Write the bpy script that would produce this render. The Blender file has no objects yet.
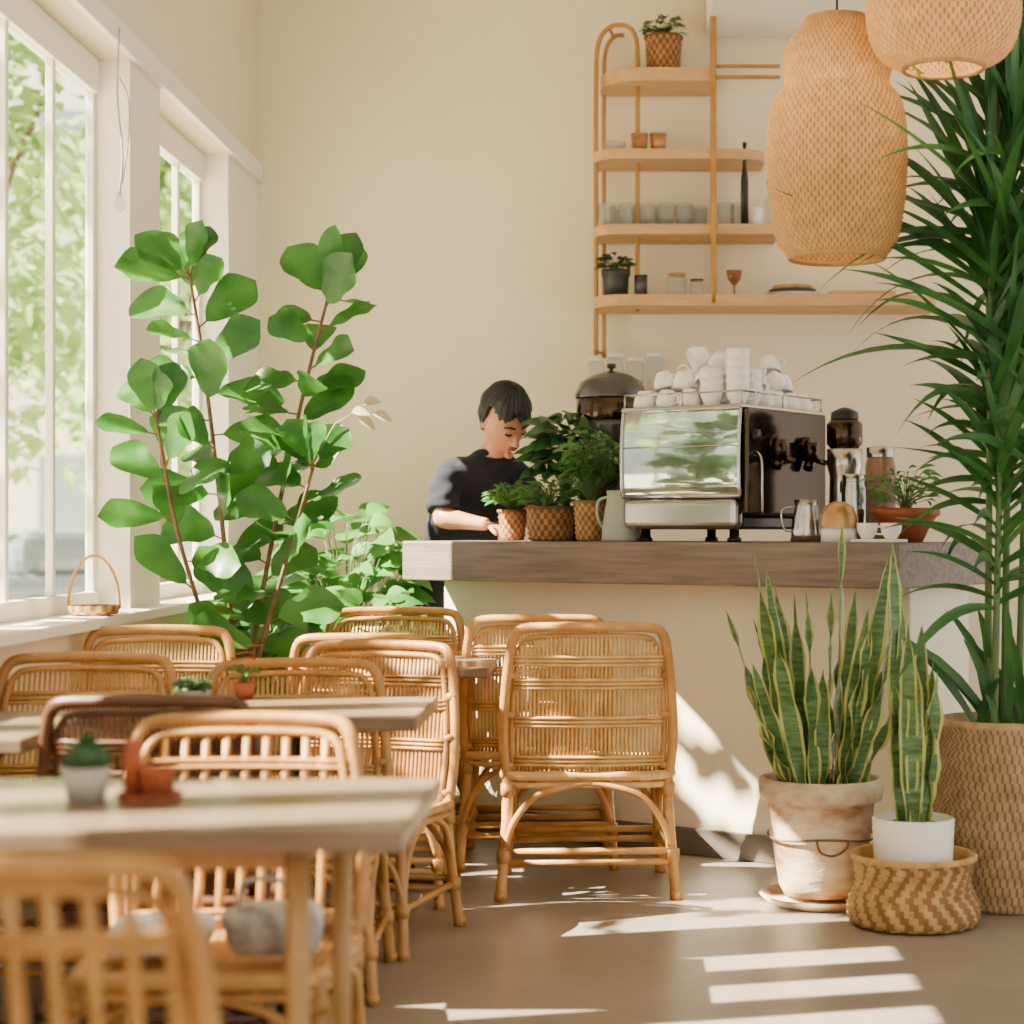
import bpy, bmesh, math, random
from mathutils import Vector, Matrix, Quaternion, noise
random.seed(7)
V=Vector
scene=bpy.context.scene
COL=scene.collection
# ------------------------------------------------------------------ materials
def lin(h):
    h=h.lstrip('#')
    o=[]
    for i in (0,2,4):
        c=int(h[i:i+2],16)/255
        o.append(c/12.92 if c<=.04045 else ((c+.055)/1.055)**2.4)
    return (o[0],o[1],o[2],1)
def M(name,c1,c2=None,rough=.6,metal=0,ns=8,stretch=(1,1,1),bump=0,bs=60,transl=0,emit=0,spec=.5,coat=0,detail=4,bstretch=None,r0=.32,r1=.68):
    m=bpy.data.materials.new(name); m.use_nodes=True
    nt=m.node_tree; N=nt.nodes; L=nt.links
    b=N['Principled BSDF']; out=N['Material Output']
    b.inputs['Roughness'].default_value=rough; b.inputs['Metallic'].default_value=metal
    b.inputs['Specular IOR Level'].default_value=spec
    b.inputs['Coat Weight'].default_value=coat
    b.inputs['Base Color'].default_value=lin(c1)
    tc=N.new('ShaderNodeTexCoord')
    mp=N.new('ShaderNodeMapping'); mp.inputs['Scale'].default_value=stretch
    L.new(tc.outputs['Object'],mp.inputs[0])
    colout=None
    if c2:
        n=N.new('ShaderNodeTexNoise'); n.inputs['Scale'].default_value=ns; n.inputs['Detail'].default_value=detail
        L.new(mp.outputs[0],n.inputs['Vector'])
        r=N.new('ShaderNodeValToRGB'); r.color_ramp.elements[0].position=r0; r.color_ramp.elements[1].position=r1
        r.color_ramp.elements[0].color=lin(c1); r.color_ramp.elements[1].color=lin(c2)
        L.new(n.outputs['Fac'],r.inputs[0]); L.new(r.outputs[0],b.inputs['Base Color']); colout=r.outputs[0]
    if bump:
        n2=N.new('ShaderNodeTexNoise'); n2.inputs['Scale'].default_value=bs; n2.inputs['Detail'].default_value=3
        if bstretch:
            mp2=N.new('ShaderNodeMapping'); mp2.inputs['Scale'].default_value=bstretch
            L.new(tc.outputs['Object'],mp2.inputs[0]); L.new(mp2.outputs[0],n2.inputs['Vector'])
        else: L.new(mp.outputs[0],n2.inputs['Vector'])
        bp=N.new('ShaderNodeBump'); bp.inputs['Strength'].default_value=bump; bp.inputs['Distance'].default_value=.01
        L.new(n2.outputs['Fac'],bp.inputs['Height']); L.new(bp.outputs[0],b.inputs['Normal'])
    if emit:
        b.inputs['Emission Color'].default_value=lin(c1); b.inputs['Emission Strength'].default_value=emit
    if transl:
        t=N.new('ShaderNodeBsdfTranslucent'); mx=N.new('ShaderNodeMixShader'); mx.inputs[0].default_value=transl
        if colout: L.new(colout,t.inputs[0])
        else: t.inputs[0].default_value=lin(c1)
        L.new(b.outputs[0],mx.inputs[1]); L.new(t.outputs[0],mx.inputs[2]); L.new(mx.outputs[0],out.inputs[0])
    return m
def glassmat(name,col,fac,rough=.05):
    m=bpy.data.materials.new(name); m.use_nodes=True
    nt=m.node_tree; N=nt.nodes; L=nt.links
    b=N['Principled BSDF']; b.inputs['Base Color'].default_value=lin(col); b.inputs['Roughness'].default_value=rough
    t=N.new('ShaderNodeBsdfTransparent'); mx=N.new('ShaderNodeMixShader'); mx.inputs[0].default_value=fac
    L.new(t.outputs[0],mx.inputs[1]); L.new(b.outputs[0],mx.inputs[2]); L.new(mx.outputs[0],N['Material Output'].inputs[0])
    return m
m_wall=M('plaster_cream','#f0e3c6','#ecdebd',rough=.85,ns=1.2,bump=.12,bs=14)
m_wallup=M('plaster_cream_shaded','#e9dbc0','#e3d4b6',rough=.85,ns=1.5,bump=.1,bs=14)  # same cream plaster, with the upper wall's shade put into the colour
m_white=M('white_paint','#f1ebdd',rough=.5)
m_ceil=M('ceiling_paint','#f2ebdc',rough=.9)
m_floor=M('concrete_floor','#7c7166','#8d8378',rough=.36,ns=2.2,bump=.12,bs=9,detail=8)
m_base=M('kickboard_grey','#6d655c',rough=.6)
m_counter=M('counter_plaster','#f1e7d0','#ede1c9',rough=.7,ns=2,bump=.1,bs=12)
m_slab=M('grey_brown_wood','#6c5d54','#87776c',rough=.6,ns=6,stretch=(.6,6,9),bump=.2,bs=10)
m_table=M('table_wood','#806b57','#665443',rough=.3,ns=5,stretch=(.7,7,5),coat=.1)
m_tleg=M('table_leg_wood','#b58a55','#9a7241',rough=.45,ns=8,stretch=(6,6,1))
m_rat=M('rattan_honey','#ca9753','#a8763a',rough=.42,ns=14,bump=.25,bs=50,bstretch=(1,1,.3))
m_ratn=M('rattan_honey_frame','#c18c49','#9a6a32',rough=.38,ns=9,bump=.2,bs=30)
m_ratf=M('rattan_cane_frame','#d49d58','#ab763a',rough=.36,ns=9,bump=.2,bs=30)
m_rat2=M('rattan_light_slat','#e6ba77','#ca9a57',rough=.40,ns=20)
m_dark=M('rattan_dark','#5f3b22','#482a18',rough=.4,ns=12)
m_wick=M('wicker_strand','#d0a468','#ba8f54',rough=.75,ns=30,transl=.22)
m_wickb=M('wicker_strand_dark','#9e7444','#876036',rough=.75,ns=30,transl=.22)
m_sea=M('seagrass_strand','#b89b72','#9d7f57',rough=.85,ns=25)
m_seab=M('seagrass_strand_dark','#8b7049','#74593a',rough=.85,ns=25)
m_bask=M('basket_strand','#b9854e','#966434',rough=.8,ns=30)
m_baskb=M('basket_strand_dark','#7b4d28','#64401f',rough=.8,ns=30)
m_straw=M('straw_strand','#c9a167','#a87e49',rough=.8,ns=22)
m_strawb=M('straw_strand_dark','#94693a','#7c552c',rough=.8,ns=22)
m_shelf=M('shelf_oak','#cfa673','#c0935c',rough=.5,ns=6,stretch=(1,6,6))
m_gold=M('brass_pole','#b8863f','#a87732',rough=.4,ns=10,metal=.35)
m_leaf=M('fig_leaf','#28601f','#528f38',rough=.36,ns=6,transl=.35,spec=.45)
m_leafp=M('pale_leaf','#cfc6a2','#b9a87c',rough=.5,transl=.3)
m_leafb=M('bush_leaf','#2f6a28','#5a943c',rough=.4,ns=5,transl=.28)
m_leafd=M('deep_leaf','#1d4722','#36682c',rough=.33,ns=5,transl=.18)
m_palm=M('palm_leaf','#254f28','#467a38',rough=.38,ns=4,transl=.22)
m_snk=M('snake_leaf','#31532e','#638748',rough=.4,ns=34,stretch=(.5,.5,2.4))
m_snky=M('snake_leaf_edge','#c4be68','#98a352',rough=.4,ns=8)
m_stem=M('stem_brown','#7a5a3c','#5c422c',rough=.8,ns=20)
m_gstem=M('stem_green','#56703a',rough=.6)
m_soil=M('soil','#3a2a1e','#241a12',rough=1,ns=60,bump=.6)
m_terra=M('terracotta','#a5552f','#8c4526',rough=.75,ns=12)
m_dist=M('limewashed_terracotta','#d9c8aa','#986b45',rough=.85,ns=5,stretch=(1,1,2.2),bump=.4,bs=20,detail=10,r0=.41,r1=.65)
m_potw=M('white_ceramic','#eae6de',rough=.3)
m_potg=M('grey_ceramic','#aaa79a',rough=.55)
m_pot_d=M('dark_ceramic','#33352f',rough=.5)
m_cup=M('cup_porcelain','#fbf8f2',rough=.18)
m_pitch=M('sage_pitcher','#9aa091',rough=.45)
m_black=M('black_plastic','#161514',rough=.35)
m_dgrey=M('dark_grey_enamel','#3c3a38',rough=.25,coat=.3)
m_chrome=M('chrome','#b9b5ae',rough=.2,metal=1)
m_dchrome=M('dark_bronze_steel','#46382b',rough=.14,metal=.9)
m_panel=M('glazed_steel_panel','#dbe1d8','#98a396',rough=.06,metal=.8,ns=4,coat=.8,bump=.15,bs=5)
m_glass=glassmat('clear_glass','#b5bcb4',.30)
m_pane=glassmat('window_pane','#20241f',.06,.02)
m_amber=glassmat('amber_glass','#8a5a2a',.75)
m_skin=M('skin','#c98f6c','#c08560',rough=.5,ns=12)
m_shirt=M('navy_tshirt','#141928','#111521',rough=.9,ns=20,bump=.2,bs=30)
m_trou=M('dark_trousers','#1c1d22',rough=.9)
m_hair=M('black_hair','#0a0908','#15110f',rough=.45,ns=40,bump=.5,bs=90,bstretch=(3,3,.6))
m_lip=M('lip','#9e5a48',rough=.5)
m_red=M('red_petal','#c2452a','#d9702f',rough=.6,ns=30)
m_cush=M('blue_cushion','#a9bcc8','#c3cfd3',rough=.9,ns=12)
m_bag=M('grey_white_cloth','#cfc8bc','#7b756f',rough=.9,ns=18)
m_bulb=M('bulb_glass','#fff1d0',rough=.2,emit=1.2)
m_pave=M('pavement','#c4beb2','#b4aea1',rough=.9,ns=1)
m_build=M('building_render','#cfc8bb',rough=.9)
m_bwin=M('building_window','#7d878c',rough=.2)
m_tree=M('tree_leaf','#7ca34f','#b5cf84',rough=.6,ns=1.5,transl=.4)
m_bark=M('bark','#6a5747',rough=.9)
m_cut=M('toast_dome','#b5824f','#c89a68',rough=.3,ns=6,metal=.5)
m_car=M('car_paint','#8b959b',rough=.25,coat=.6)

# ------------------------------------------------------------------ mesh builder
def cat(pts,k=6,closed=False):
    P=[V(p) for p in pts]; out=[]; n=len(P)
    rng=n if closed else n-1
    for i in range(rng):
        if closed: a,b,c,d=P[(i-1)%n],P[i],P[(i+1)%n],P[(i+2)%n]
        else: a,b,c,d=P[max(i-1,0)],P[i],P[i+1],P[min(i+2,n-1)]
        for j in range(k):
            t=j/k
            out.append(.5*((2*b)+(c-a)*t+(2*a-5*b+4*c-d)*t*t+(3*b-a-3*c+d)*t**3))
    if not closed: out.append(P[-1])
    return out
class MB:
    def __init__(s): s.v=[]; s.f=[]; s.m=[]; s.flat=set()
    def face(s,f,mi=0,flat=False):
        if flat: s.flat.add(len(s.f))
        s.f.append(tuple(f)); s.m.append(mi)
    def tube(s,pts,r,n=8,closed=False,mi=0):
        P=[V(p) for p in pts]; K=len(P)
        R=r if isinstance(r,(list,tuple)) else [r]*K
        if len(R)!=K: R=[R[0]+(R[-1]-R[0])*i/(K-1) if len(R)==2 else R[min(int(i*len(R)/K),len(R)-1)] for i in range(K)]
        T=[]
        for i in range(K):
            a=P[(i-1)%K] if closed else P[max(i-1,0)]; b=P[(i+1)%K] if closed else P[min(i+1,K-1)]
            t=(b-a); T.append(t.normalized() if t.length>1e-9 else V((0,0,1)))
        u=T[0].orthogonal().normalized(); base=len(s.v)
        for i in range(K):
            u=(u-T[i]*u.dot(T[i])).normalized(); w=T[i].cross(u)
            for j in range(n):
                a=2*math.pi*j/n; s.v.append(P[i]+(u*math.cos(a)+w*math.sin(a))*R[i])
        for i in range(K if closed else K-1):
            i2=(i+1)%K
            for j in range(n):
                j2=(j+1)%n
                s.face((base+i*n+j,base+i*n+j2,base+i2*n+j2,base+i2*n+j),mi)
        if not closed:
            s.face([base+j for j in range(n)][::-1],mi); s.face([base+(K-1)*n+j for j in range(n)],mi)
        return s
    def ball(s,c,r,nu=14,nv=9,mi=0,mat=None):
        c=V(c); r=V(r) if not isinstance(r,(int,float)) else V((r,r,r)); base=len(s.v)
        def pt(a,b):
            p=V((math.sin(b)*math.cos(a)*r.x,math.sin(b)*math.sin(a)*r.y,math.cos(b)*r.z))
            if mat: p=mat@p
            return c+p
        s.v.append(pt(0,0))
        for i in range(1,nv):
            for j in range(nu): s.v.append(pt(2*math.pi*j/nu,math.pi*i/nv))
        s.v.append(pt(0,math.pi)); last=len(s.v)-1
        for j in range(nu):
            j2=(j+1)%nu
            s.face((base,base+1+j,base+1+j2),mi)
            for i in range(nv-2):
                s.face((base+1+i*nu+j,base+1+(i+1)*nu+j,base+1+(i+1)*nu+j2,base+1+i*nu+j2),mi)
            s.face((last,base+1+(nv-2)*nu+j2,base+1+(nv-2)*nu+j),mi)
        return s
    def box(s,c,sz,bev=0,mi=0,rz=0,seg=2,rot=None):
        bm=bmesh.new(); bmesh.ops.create_cube(bm,size=1)
        for v in bm.verts: v.co=V((v.co.x*sz[0],v.co.y*sz[1],v.co.z*sz[2]))
        if bev: bmesh.ops.bevel(bm,geom=bm.edges[:],offset=bev,segments=seg,affect='EDGES',profile=.5)
        mt=rot if rot else Matrix.Rotation(rz,3,'Z'); base=len(s.v); bm.verts.index_update()
        for v in bm.verts: s.v.append(V(c)+mt@v.co)
        for f in bm.faces: s.face([base+v.index for v in f.verts],mi,flat=True)
        bm.free(); return s
    def prism(s,poly,z0,z1,mi=0):
        b=len(s.v); n=len(poly)
        for z in (z0,z1):
            for p in poly: s.v.append(V((p[0],p[1],z)))
        s.face([b+i for i in range(n)][::-1],mi,True); s.face([b+n+i for i in range(n)],mi,True)
        for i in range(n):
            j=(i+1)%n; s.face((b+i,b+j,b+n+j,b+n+i),mi,True)
        return s
    def rev(s,prof,n=32,c=(0,0,0),mi=0):
        c=V(c); b=len(s.v); rings=[]
        for (r,z) in prof:
            if r<1e-6: rings.append([len(s.v)]); s.v.append(c+V((0,0,z)))
            else:
                rings.append(list(range(len(s.v),len(s.v)+n)))
                for j in range(n):
                    a=2*math.pi*j/n; s.v.append(c+V((r*math.cos(a),r*math.sin(a),z)))
        for A,B in zip(rings,rings[1:]):
            for j in range(n):
                j2=(j+1)%n
                if len(A)==1 and len(B)==1: continue
                if len(A)==1: s.face((A[0],B[j2],B[j]),mi)
                elif len(B)==1: s.face((A[j],A[j2],B[0]),mi)
                else: s.face((A[j],A[j2],B[j2],B[j]),mi)
        return s
    def weave(s,prof,rows,cols,amp,style='check'):
        # woven surface: strands alternate over/under; material 0 = strand over, 1 = strand under
        P=cat([(p[0],0,p[1]) for p in prof],8)
        d=[0]
        for a,b in zip(P,P[1:]): d.append(d[-1]+(b-a).length)
        lv=rows*2+1; n=cols*4; base=len(s.v); k=0
        for i in range(lv):
            t=d[-1]*i/(lv-1)
            while k<len(d)-2 and d[k+1]<t: k+=1
            q=(t-d[k])/max(d[k+1]-d[k],1e-9); p=P[k].lerp(P[k+1],q)
            row=i//2
            for j in range(n):
                if style=='chev': 
                    o=amp*math.cos(math.pi*(j/2+ (1 if (row//4)%2 else -1)*row*.5)) if i%2 else -amp*.5
                elif i%2==0: o=-amp*.9
                elif style=='ring': o=amp*(.55+.45*(1 if row%2 else -1)*math.cos(math.pi*j/2))
                elif style=='coil': o=amp*(.9+.1*math.cos(math.pi*j/2+row))
                else: o=amp*(1 if row%2 else -1)*math.cos(math.pi*j/2)
                a=2*math.pi*j/n; r=max(p.x+o,.002)
                s.v.append(V((r*math.cos(a),r*math.sin(a),max(p.z,.001))))
        for i in range(lv-1):
            row=i//2
            for j in range(n):
                j2=(j+1)%n
                if style=='ring': mi=1 if ((j//2+row)%2==0 and (j%2)==0) else 0
                elif style=='coil': mi=1 if (j+row)%3==0 else 0
                elif style=='chev': mi=1 if ((j+(1 if (row//4)%2 else -1)*row)//2)%2 else 0
                else: mi=1 if (((j+1)//2)+row)%2 else 0
                s.face((base+i*n+j,base+i*n+j2,base+(i+1)*n+j2,base+(i+1)*n+j),mi)
        return s
    def loft(s,secs,n=20,mi=0):
        b=len(s.v)
        for (c,a,e) in secs:
            for j in range(n):
                t=2*math.pi*j/n; s.v.append(V(c)+V(a)*math.cos(t)+V(e)*math.sin(t))
        for i in range(len(secs)-1):
            for j in range(n):
                j2=(j+1)%n; s.face((b+i*n+j,b+i*n+j2,b+(i+1)*n+j2,b+(i+1)*n+j),mi)
        s.face([b+j for j in range(n)][::-1],mi); s.face([b+(len(secs)-1)*n+j for j in range(n)],mi)
        return s
    def leaf(s,base,d,up,L,W,prof,droop=.25,fold=.18,mi=0,wav=0,twist=0,edge=None,em=True,wf=2.1):
        d=V(d).normalized(); up=V(up); side=d.cross(up)
        if side.length<1e-3: side=d.orthogonal()
        side.normalize(); nn=side.cross(d).normalized()
        n=len(prof); b=len(s.v); cols=3 if edge is None else 5; ph=random.random()*6
        for i,w in enumerate(prof):
            t=i/(n-1); c=V(base)+d*L*t*(1-.25*droop*t)+V((0,0,-1))*droop*L*t*t
            sd=side; n2=nn
            if twist:
                q=Quaternion(d,twist*t); sd=q@side; n2=q@nn
            ww=W*.5*max(w,.001); wv=wav*W*math.sin(i*wf+ph)*min(1,w*2)
            if cols==3:
                s.v+= [c-sd*ww+n2*(fold*ww+wv), c, c+sd*ww+n2*(fold*ww-wv)]
            else:
                for q in (-1,-edge,0,edge,1): s.v.append(c+sd*ww*q+n2*(fold*ww*abs(q)**1.3+wv*q*abs(q)))
        for i in range(n-1):
            for j in range(cols-1):
                m2=mi
                if cols==5 and em and j in (0,3): m2=mi+1
                s.face((b+i*cols+j,b+i*cols+j+1,b+(i+1)*cols+j+1,b+(i+1)*cols+j),m2)
        return s
    def mesh(s,name,mats):
        me=bpy.data.meshes.new(name); me.from_pydata([tuple(v) for v in s.v],[],s.f)
        for m in (mats if isinstance(mats,(list,tuple)) else [mats]): me.materials.append(m)
        me.polygons.foreach_set('material_index',s.m)
        sm=[i not in s.flat for i in range(len(s.f))]
        me.polygons.foreach_set('use_smooth',sm); me.update(); return me
def put(name,mb,mats,parent=None,loc=(0,0,0),rz=0,label=None,cat_=None,kind=None,group=None,me=None):
    me=me or mb.mesh(name,mats)
    o=bpy.data.objects.new(name,me); COL.objects.link(o)
    o.location=loc; o.rotation_euler=(0,0,rz)
    if parent: o.parent=parent
    if label: o['label']=label
    if cat_: o['category']=cat_
    if kind: o['kind']=kind
    if group: o['group']=group
    return o
def root(name,label,cat_,loc=(0,0,0),rz=0,group=None):
    o=bpy.data.objects.new(name,None); o.empty_display_size=.1; COL.objects.link(o)
    o.location=loc; o.rotation_euler=(0,0,rz); o['label']=label; o['category']=cat_
    if group: o['group']=group
    return o
def dup(o,loc,rz=0,label=None,tilt=None,group=None,scale=None):
    n=o.copy(); COL.objects.link(n); n.location=loc; n.rotation_euler=(tilt[0],tilt[1],rz) if tilt else (0,0,rz)
    if label: n['label']=label
    if group: n['group']=group
    if scale: n.scale=scale
    for c in list(o.children):
        cc=c.copy(); COL.objects.link(cc); cc.parent=n
        for g in list(c.children):
            gg=g.copy(); COL.objects.link(gg); gg.parent=cc
    return n
def struct(name,mb,mats,label=None):
    return put(name,mb,mats,kind='structure',label=label)

# ------------------------------------------------------------------ room
XL=-1.70; YB=8.92; ZC=3.95
fl=MB(); fl.box((1.0,3.4,-.06),(6.0,11.6,.12)); struct('floor',fl,m_floor)
w=MB(); w.box((1.0,YB+.1,ZC/2),(6.0,.2,ZC)); struct('wall_back',w,m_wall)
c=MB(); c.box((1.0,3.4,ZC+.06),(6.0,11.6,.12)); struct('ceiling',c,m_ceil)
bays=[(0.1,1.5),(1.8,3.2),(3.5,4.9),(5.15,6.59),(7.02,8.24)]
wl=MB(); WT=.155
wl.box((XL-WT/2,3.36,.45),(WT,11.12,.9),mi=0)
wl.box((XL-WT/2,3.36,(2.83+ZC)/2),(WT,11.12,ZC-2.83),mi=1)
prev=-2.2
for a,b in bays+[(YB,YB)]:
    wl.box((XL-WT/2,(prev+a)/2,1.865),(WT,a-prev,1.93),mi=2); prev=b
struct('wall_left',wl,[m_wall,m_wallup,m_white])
sl=MB(); sl.box((XL-.03,3.36,.91),(.24,11.1,.035),bev=.005); struct('trim_1',sl,m_white)
sl=MB(); sl.box((XL+.012,3.36,2.87),(.03,11.1,.08),bev=.004); struct('trim_2',sl,m_white)
sl=MB(); sl.box((1.0,YB-.012,.06),(5.4,.024,.12)); struct('baseboard_back',sl,m_white)
for i,(a,b) in enumerate(bays):
    wn=MB(); X=-1.83
    z0,z1=.927,2.83
    wn.box((X,(a+b)/2,z0+.03),(.05,b-a,.06),bev=.004); wn.box((X,(a+b)/2,z1-.06),(.05,b-a,.12),bev=.004)
    # unseen first three bays: broad bars added to stripe the sunlight; others slim glazing
    n=4 if i<3 else 3; wd_=.17 if i<3 else .03
    for k in range(n+1):
        yy=a+.016+(b-a-.032)*k/n
        if i<3 and k in (0,n): yy+= .04 if k==0 else -.04
        wn.box((X,yy,(z0+z1)/2-.03),(.026,wd_ if not(i<3 and k in(0,n)) else .09,z1-z0-.17),bev=.004)
    wn.box((X,(a+b)/2,(z0+z1)/2-.03),(.004,b-a-.02,z1-z0-.18),mi=1)
    struct('window_%d'%(i+1),wn,[m_white,m_pane])
bk=MB(); bk.box((1.55,8.55,3.72),(2.3,.7,.42),bev=.005); bk.box((1.55,8.19,3.53),(2.32,.03,.05),bev=.004)
struct('trim_3',bk,m_white)

# ------------------------------------------------------------------ counter
A=V((-.857,7.5,0)); ANG=-math.atan2(.558,.83)
U=V((math.cos(ANG),math.sin(ANG),0)); NN=V((-math.sin(ANG),math.cos(ANG),0))
def on(u,n,z=1.157): return A+U*u+NN*n+V((0,0,z))
cb=root('counter','cream plastered bar counter with a dark kickboard','counter',A,ANG)
b_=MB(); b_.box((1.05,.48,.5),(2.06,.50,1.006),bev=.006); put('counter_body',b_,m_counter,cb)
b_=MB(); b_.box((1.05,.48,.05),(2.075,.525,.1),bev=.004); put('kickboard',b_,m_base,cb)
ct=MB(); ct.box((1.075,.375,1.08),(2.15,.76,.153),bev=.006)
put('countertop',ct,m_slab,loc=A,rz=ANG,label='thick grey-brown wooden countertop on the bar',cat_='countertop')

# ------------------------------------------------------------------ chairs
def by(x,z):
    t=max(0,(z-.40)/.49); return -.205-.10*t**1.1-.03*(1-min(1,(x/.24)**2))
def chair(label,spacing,sr,mf,ms,bands=(.435,.448,.461,.565,.578,.591,.69,.703,.716,.765,.778,.791)):
    R=root('rattan_chair',label,'chair')
    pr=[(-.264,by(.24,.4),.39),(-.276,by(.24,.55)-.0,.52),(-.268,by(.24,.7),.68),(-.252,by(.24,.8),.81),(-.238,by(.24,.84),.862),(-.205,by(.2,.87),.884),(-.1,by(.1,.885),.889),(0,by(0,.89),.890)]
    pr=pr+[(-x,y,z) for x,y,z in pr[:-1][::-1]]
    f=MB(); f.tube(cat(pr,5),.0165,8)
    pi=[(-.240,by(.24,.4)+.01,.40),(-.249,by(.24,.55)+.01,.53),(-.241,by(.24,.7)+.01,.68),(-.226,by(.24,.8)+.01,.80),(-.210,by(.2,.82)+.01,.838),(-.18,by(.16,.85)+.01,.854),(-.1,by(.1,.855)+.01,.859),(0,by(0,.86)+.01,.860)]
    pi=pi+[(-x,y,z) for x,y,z in pi[:-1][::-1]]
    f.tube(cat(pi,5),.010,7)
    for sx in (-1,1):
        for z in (.43,.60,.73):
            f.tube([(sx*.238,by(.24,z)+.004,z),(sx*.272,by(.24,z),z)],.014,7)
    put('back_frame',f,mf,R)
    s=MB(); n=int(.46/spacing)
    for i in range(n+1):
        x=-.23+.46*i/n; top=.858 if abs(x)<.19 else .858-.045*((abs(x)-.19)/.04)
        s.tube([(x,by(x,z)+.006,z) for z in (.405,.5,.6,.7,.78,top)],sr,5)
    for z in bands:
        xs=[-.24+.48*i/10 for i in range(11)]
        s.tube([(x,by(x,z)-.004,z) for x in xs],.0062,5); s.tube([(x,by(x,z)+.014,z) for x in xs],.0055,5)
    put('backrest',s,ms,R)
    st=MB()
    ring=[(-.255,-.215,.40),(-.262,0,.40),(-.245,.18,.405),(-.2,.225,.405),(0,.235,.405),(.2,.225,.405),(.245,.18,.405),(.262,0,.40),(.255,-.215,.40),(0,-.232,.40)]
    st.tube(cat(ring,5,True),.0165,8,closed=True)
    st.tube([(p[0]*.99,p[1]*.99,p[2]-.03) for p in cat(ring,5,True)],.011,6,closed=True)
    m=int(.48/.0165)
    for i in range(m+1):
        x=-.24+.48*i/m
        st.tube([(x,-.225,.405),(x,-.1,.40),(x,.08,.398),(x,.225-.05*max(0,(abs(x)-.19)/.05),.408)],.0066,5)
    for y in (-.12,0,.12): st.tube([(-.25,y,.393),(.25,y,.393)],.008,6)
    put('seat',st,ms,R)
    for sx in (-1,1):
        for sy in (-1,1):
            l=MB()
            if sy<0: p=[(sx*.285,-.262,.0),(sx*.274,-.235,.14),(sx*.263,-.215,.28),(sx*.261,-.206,.41)]
            else: p=[(sx*.272,.245,.0),(sx*.262,.225,.14),(sx*.25,.205,.28),(sx*.245,.19,.41)]
            pc=cat(p,4); l.tube(pc,.0175,8)
            for z in (.13,.36):
                q=min(pc,key=lambda v:abs(v.z-z)); d=V((0,0,.02)); l.tube([q-d,q+d],.0235,8)
            l.tube([V(p[0]),V(p[0])+V((0,0,.03))],.021,8)
            put('leg',l,mf,R)
    for (a,b,k) in [((-.27,-.24),(.27,-.24),0),((-.262,.225),(.262,.225),1),((-.272,-.23),(-.262,.22),2),((.272,-.23),(.262,.22),3)]:
        a=V((a[0],a[1],0));b=V((b[0],b[1],0))
        t=MB()
        for z in ((.12,.155) if k<2 else (.14,)): t.tube([a+V((0,0,z)),b+V((0,0,z))],.0115,7)
        put('stretcher',t,mf,R)
        t=MB(); c_=(a+b)/2; hi=.375
        pts=[a+V((0,0,.17)),a.lerp(b,.05)+V((0,0,.25)),a.lerp(b,.17)+V((0,0,.33)),a.lerp(b,.35)+V((0,0,hi-.01)),c_*.97+V((0,0,hi)),a.lerp(b,.65)+V((0,0,hi-.01)),a.lerp(b,.83)+V((0,0,.33)),a.lerp(b,.95)+V((0,0,.25)),b+V((0,0,.17))]
        t.tube(cat(pts,4),.0115,7); put('arch_brace',t,mf,R)
    return R
PI=math.pi
CA=chair('golden rattan chair pulled up to the bar counter',.0132,.0054,m_ratf,m_rat2)
CA.location=(-.115,6.42,0); CA.rotation_euler=(0,0,.05)
CB=chair('honey rattan chair with widely spaced slats at a table',.042,.0095,m_ratn,m_rat,bands=(.44,.455,.78,.795))
CB.location=(-.755,2.52,0); CB.scale=(.98,.98,.91)
CC=chair('honey-brown rattan chair standing with its back to a table',.0140,.0054,m_ratn,m_rat)
CC.location=(-.80,5.58,0); CC.rotation_euler=(0,0,PI-.22); CC.scale=(.93,.95,.95)
CD=chair('dark brown rattan chair at a wooden table',.0150,.0056,m_dark,m_dark)
CD.location=(-1.035,4.45,0); CD.scale=(.9,.95,.93)
dup(CA,(-.30,6.95,0),.03,'golden rattan chair standing between another chair and the counter',scale=(.96,.9,1))
dup(CC,(-.89,5.02,0),PI+.05,'honey-brown rattan chair tucked under a wooden table',scale=(.93,.95,.93))
dup(CA,(-.82,6.24,0),.03,'golden rattan chair by the table near the plants',scale=(.85,.9,.97))
dup(CA,(-.86,6.98,0),PI,'golden rattan chair at a table beside leafy plants')
dup(CA,(-1.42,5.62,0),PI+.03,'golden rattan chair beside the window sill',scale=(.88,.9,1))
dup(CC,(-1.44,4.86,0),PI,'golden rattan chair at the table by the window',scale=(.92,.95,.96))
dup(CB,(-.79,3.72,0),PI,'rattan chair with spaced slats, cloth bag on its seat',scale=(.92,.95,.90))

# ------------------------------------------------------------------ tables
def table(label,x0,x1,y0,y1,legs=None,ped=False):
    cx,cy=(x0+x1)/2,(y0+y1)/2
    R=root('wooden_table',label,'table',(cx,cy,0)); W,D=x1-x0,y1-y0
    t=MB(); t.box((0,0,.7325),(W,D,.035),bev=.006); put('tabletop',t,m_table,R)
    if ped:
        l=MB(); l.rev([(0,0),(.19,0),(.19,.012),(.04,.03),(.025,.06),(.025,.66),(.09,.7),(.09,.715),(0,.715)],24); put('pedestal',l,m_black,R)
    else:
        for sx in (-1,1):
            for sy in (-1,1):
                l=MB(); X=sx*(W/2-.17); Y=sy*(D/2-.07)
                l.loft([((X,Y,0),(.014,0,0),(0,.014,0)),((X,Y,.715),(.02,0,0),(0,.02,0))],12); put('leg',l,m_tleg,R)
        f=MB(); f.box((0,0,.695),(W-.34,D-.16,.04),bev=.003); put('apron',f,m_tleg,R)
    return R
table('brown wooden dining table with a cactus pot and terracotta jars',-1.45,-.325,2.85,3.45)
table('brown wooden dining table with a small succulent',-1.14,-.49,4.57,5.13,ped=True)
table('brown wooden dining table next to the window wall',-1.67,-1.29,4.10,4.72,ped=True)
table('brown wooden dining table by the potted plants',-1.04,-.43,6.22,6.82,ped=True)

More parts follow.
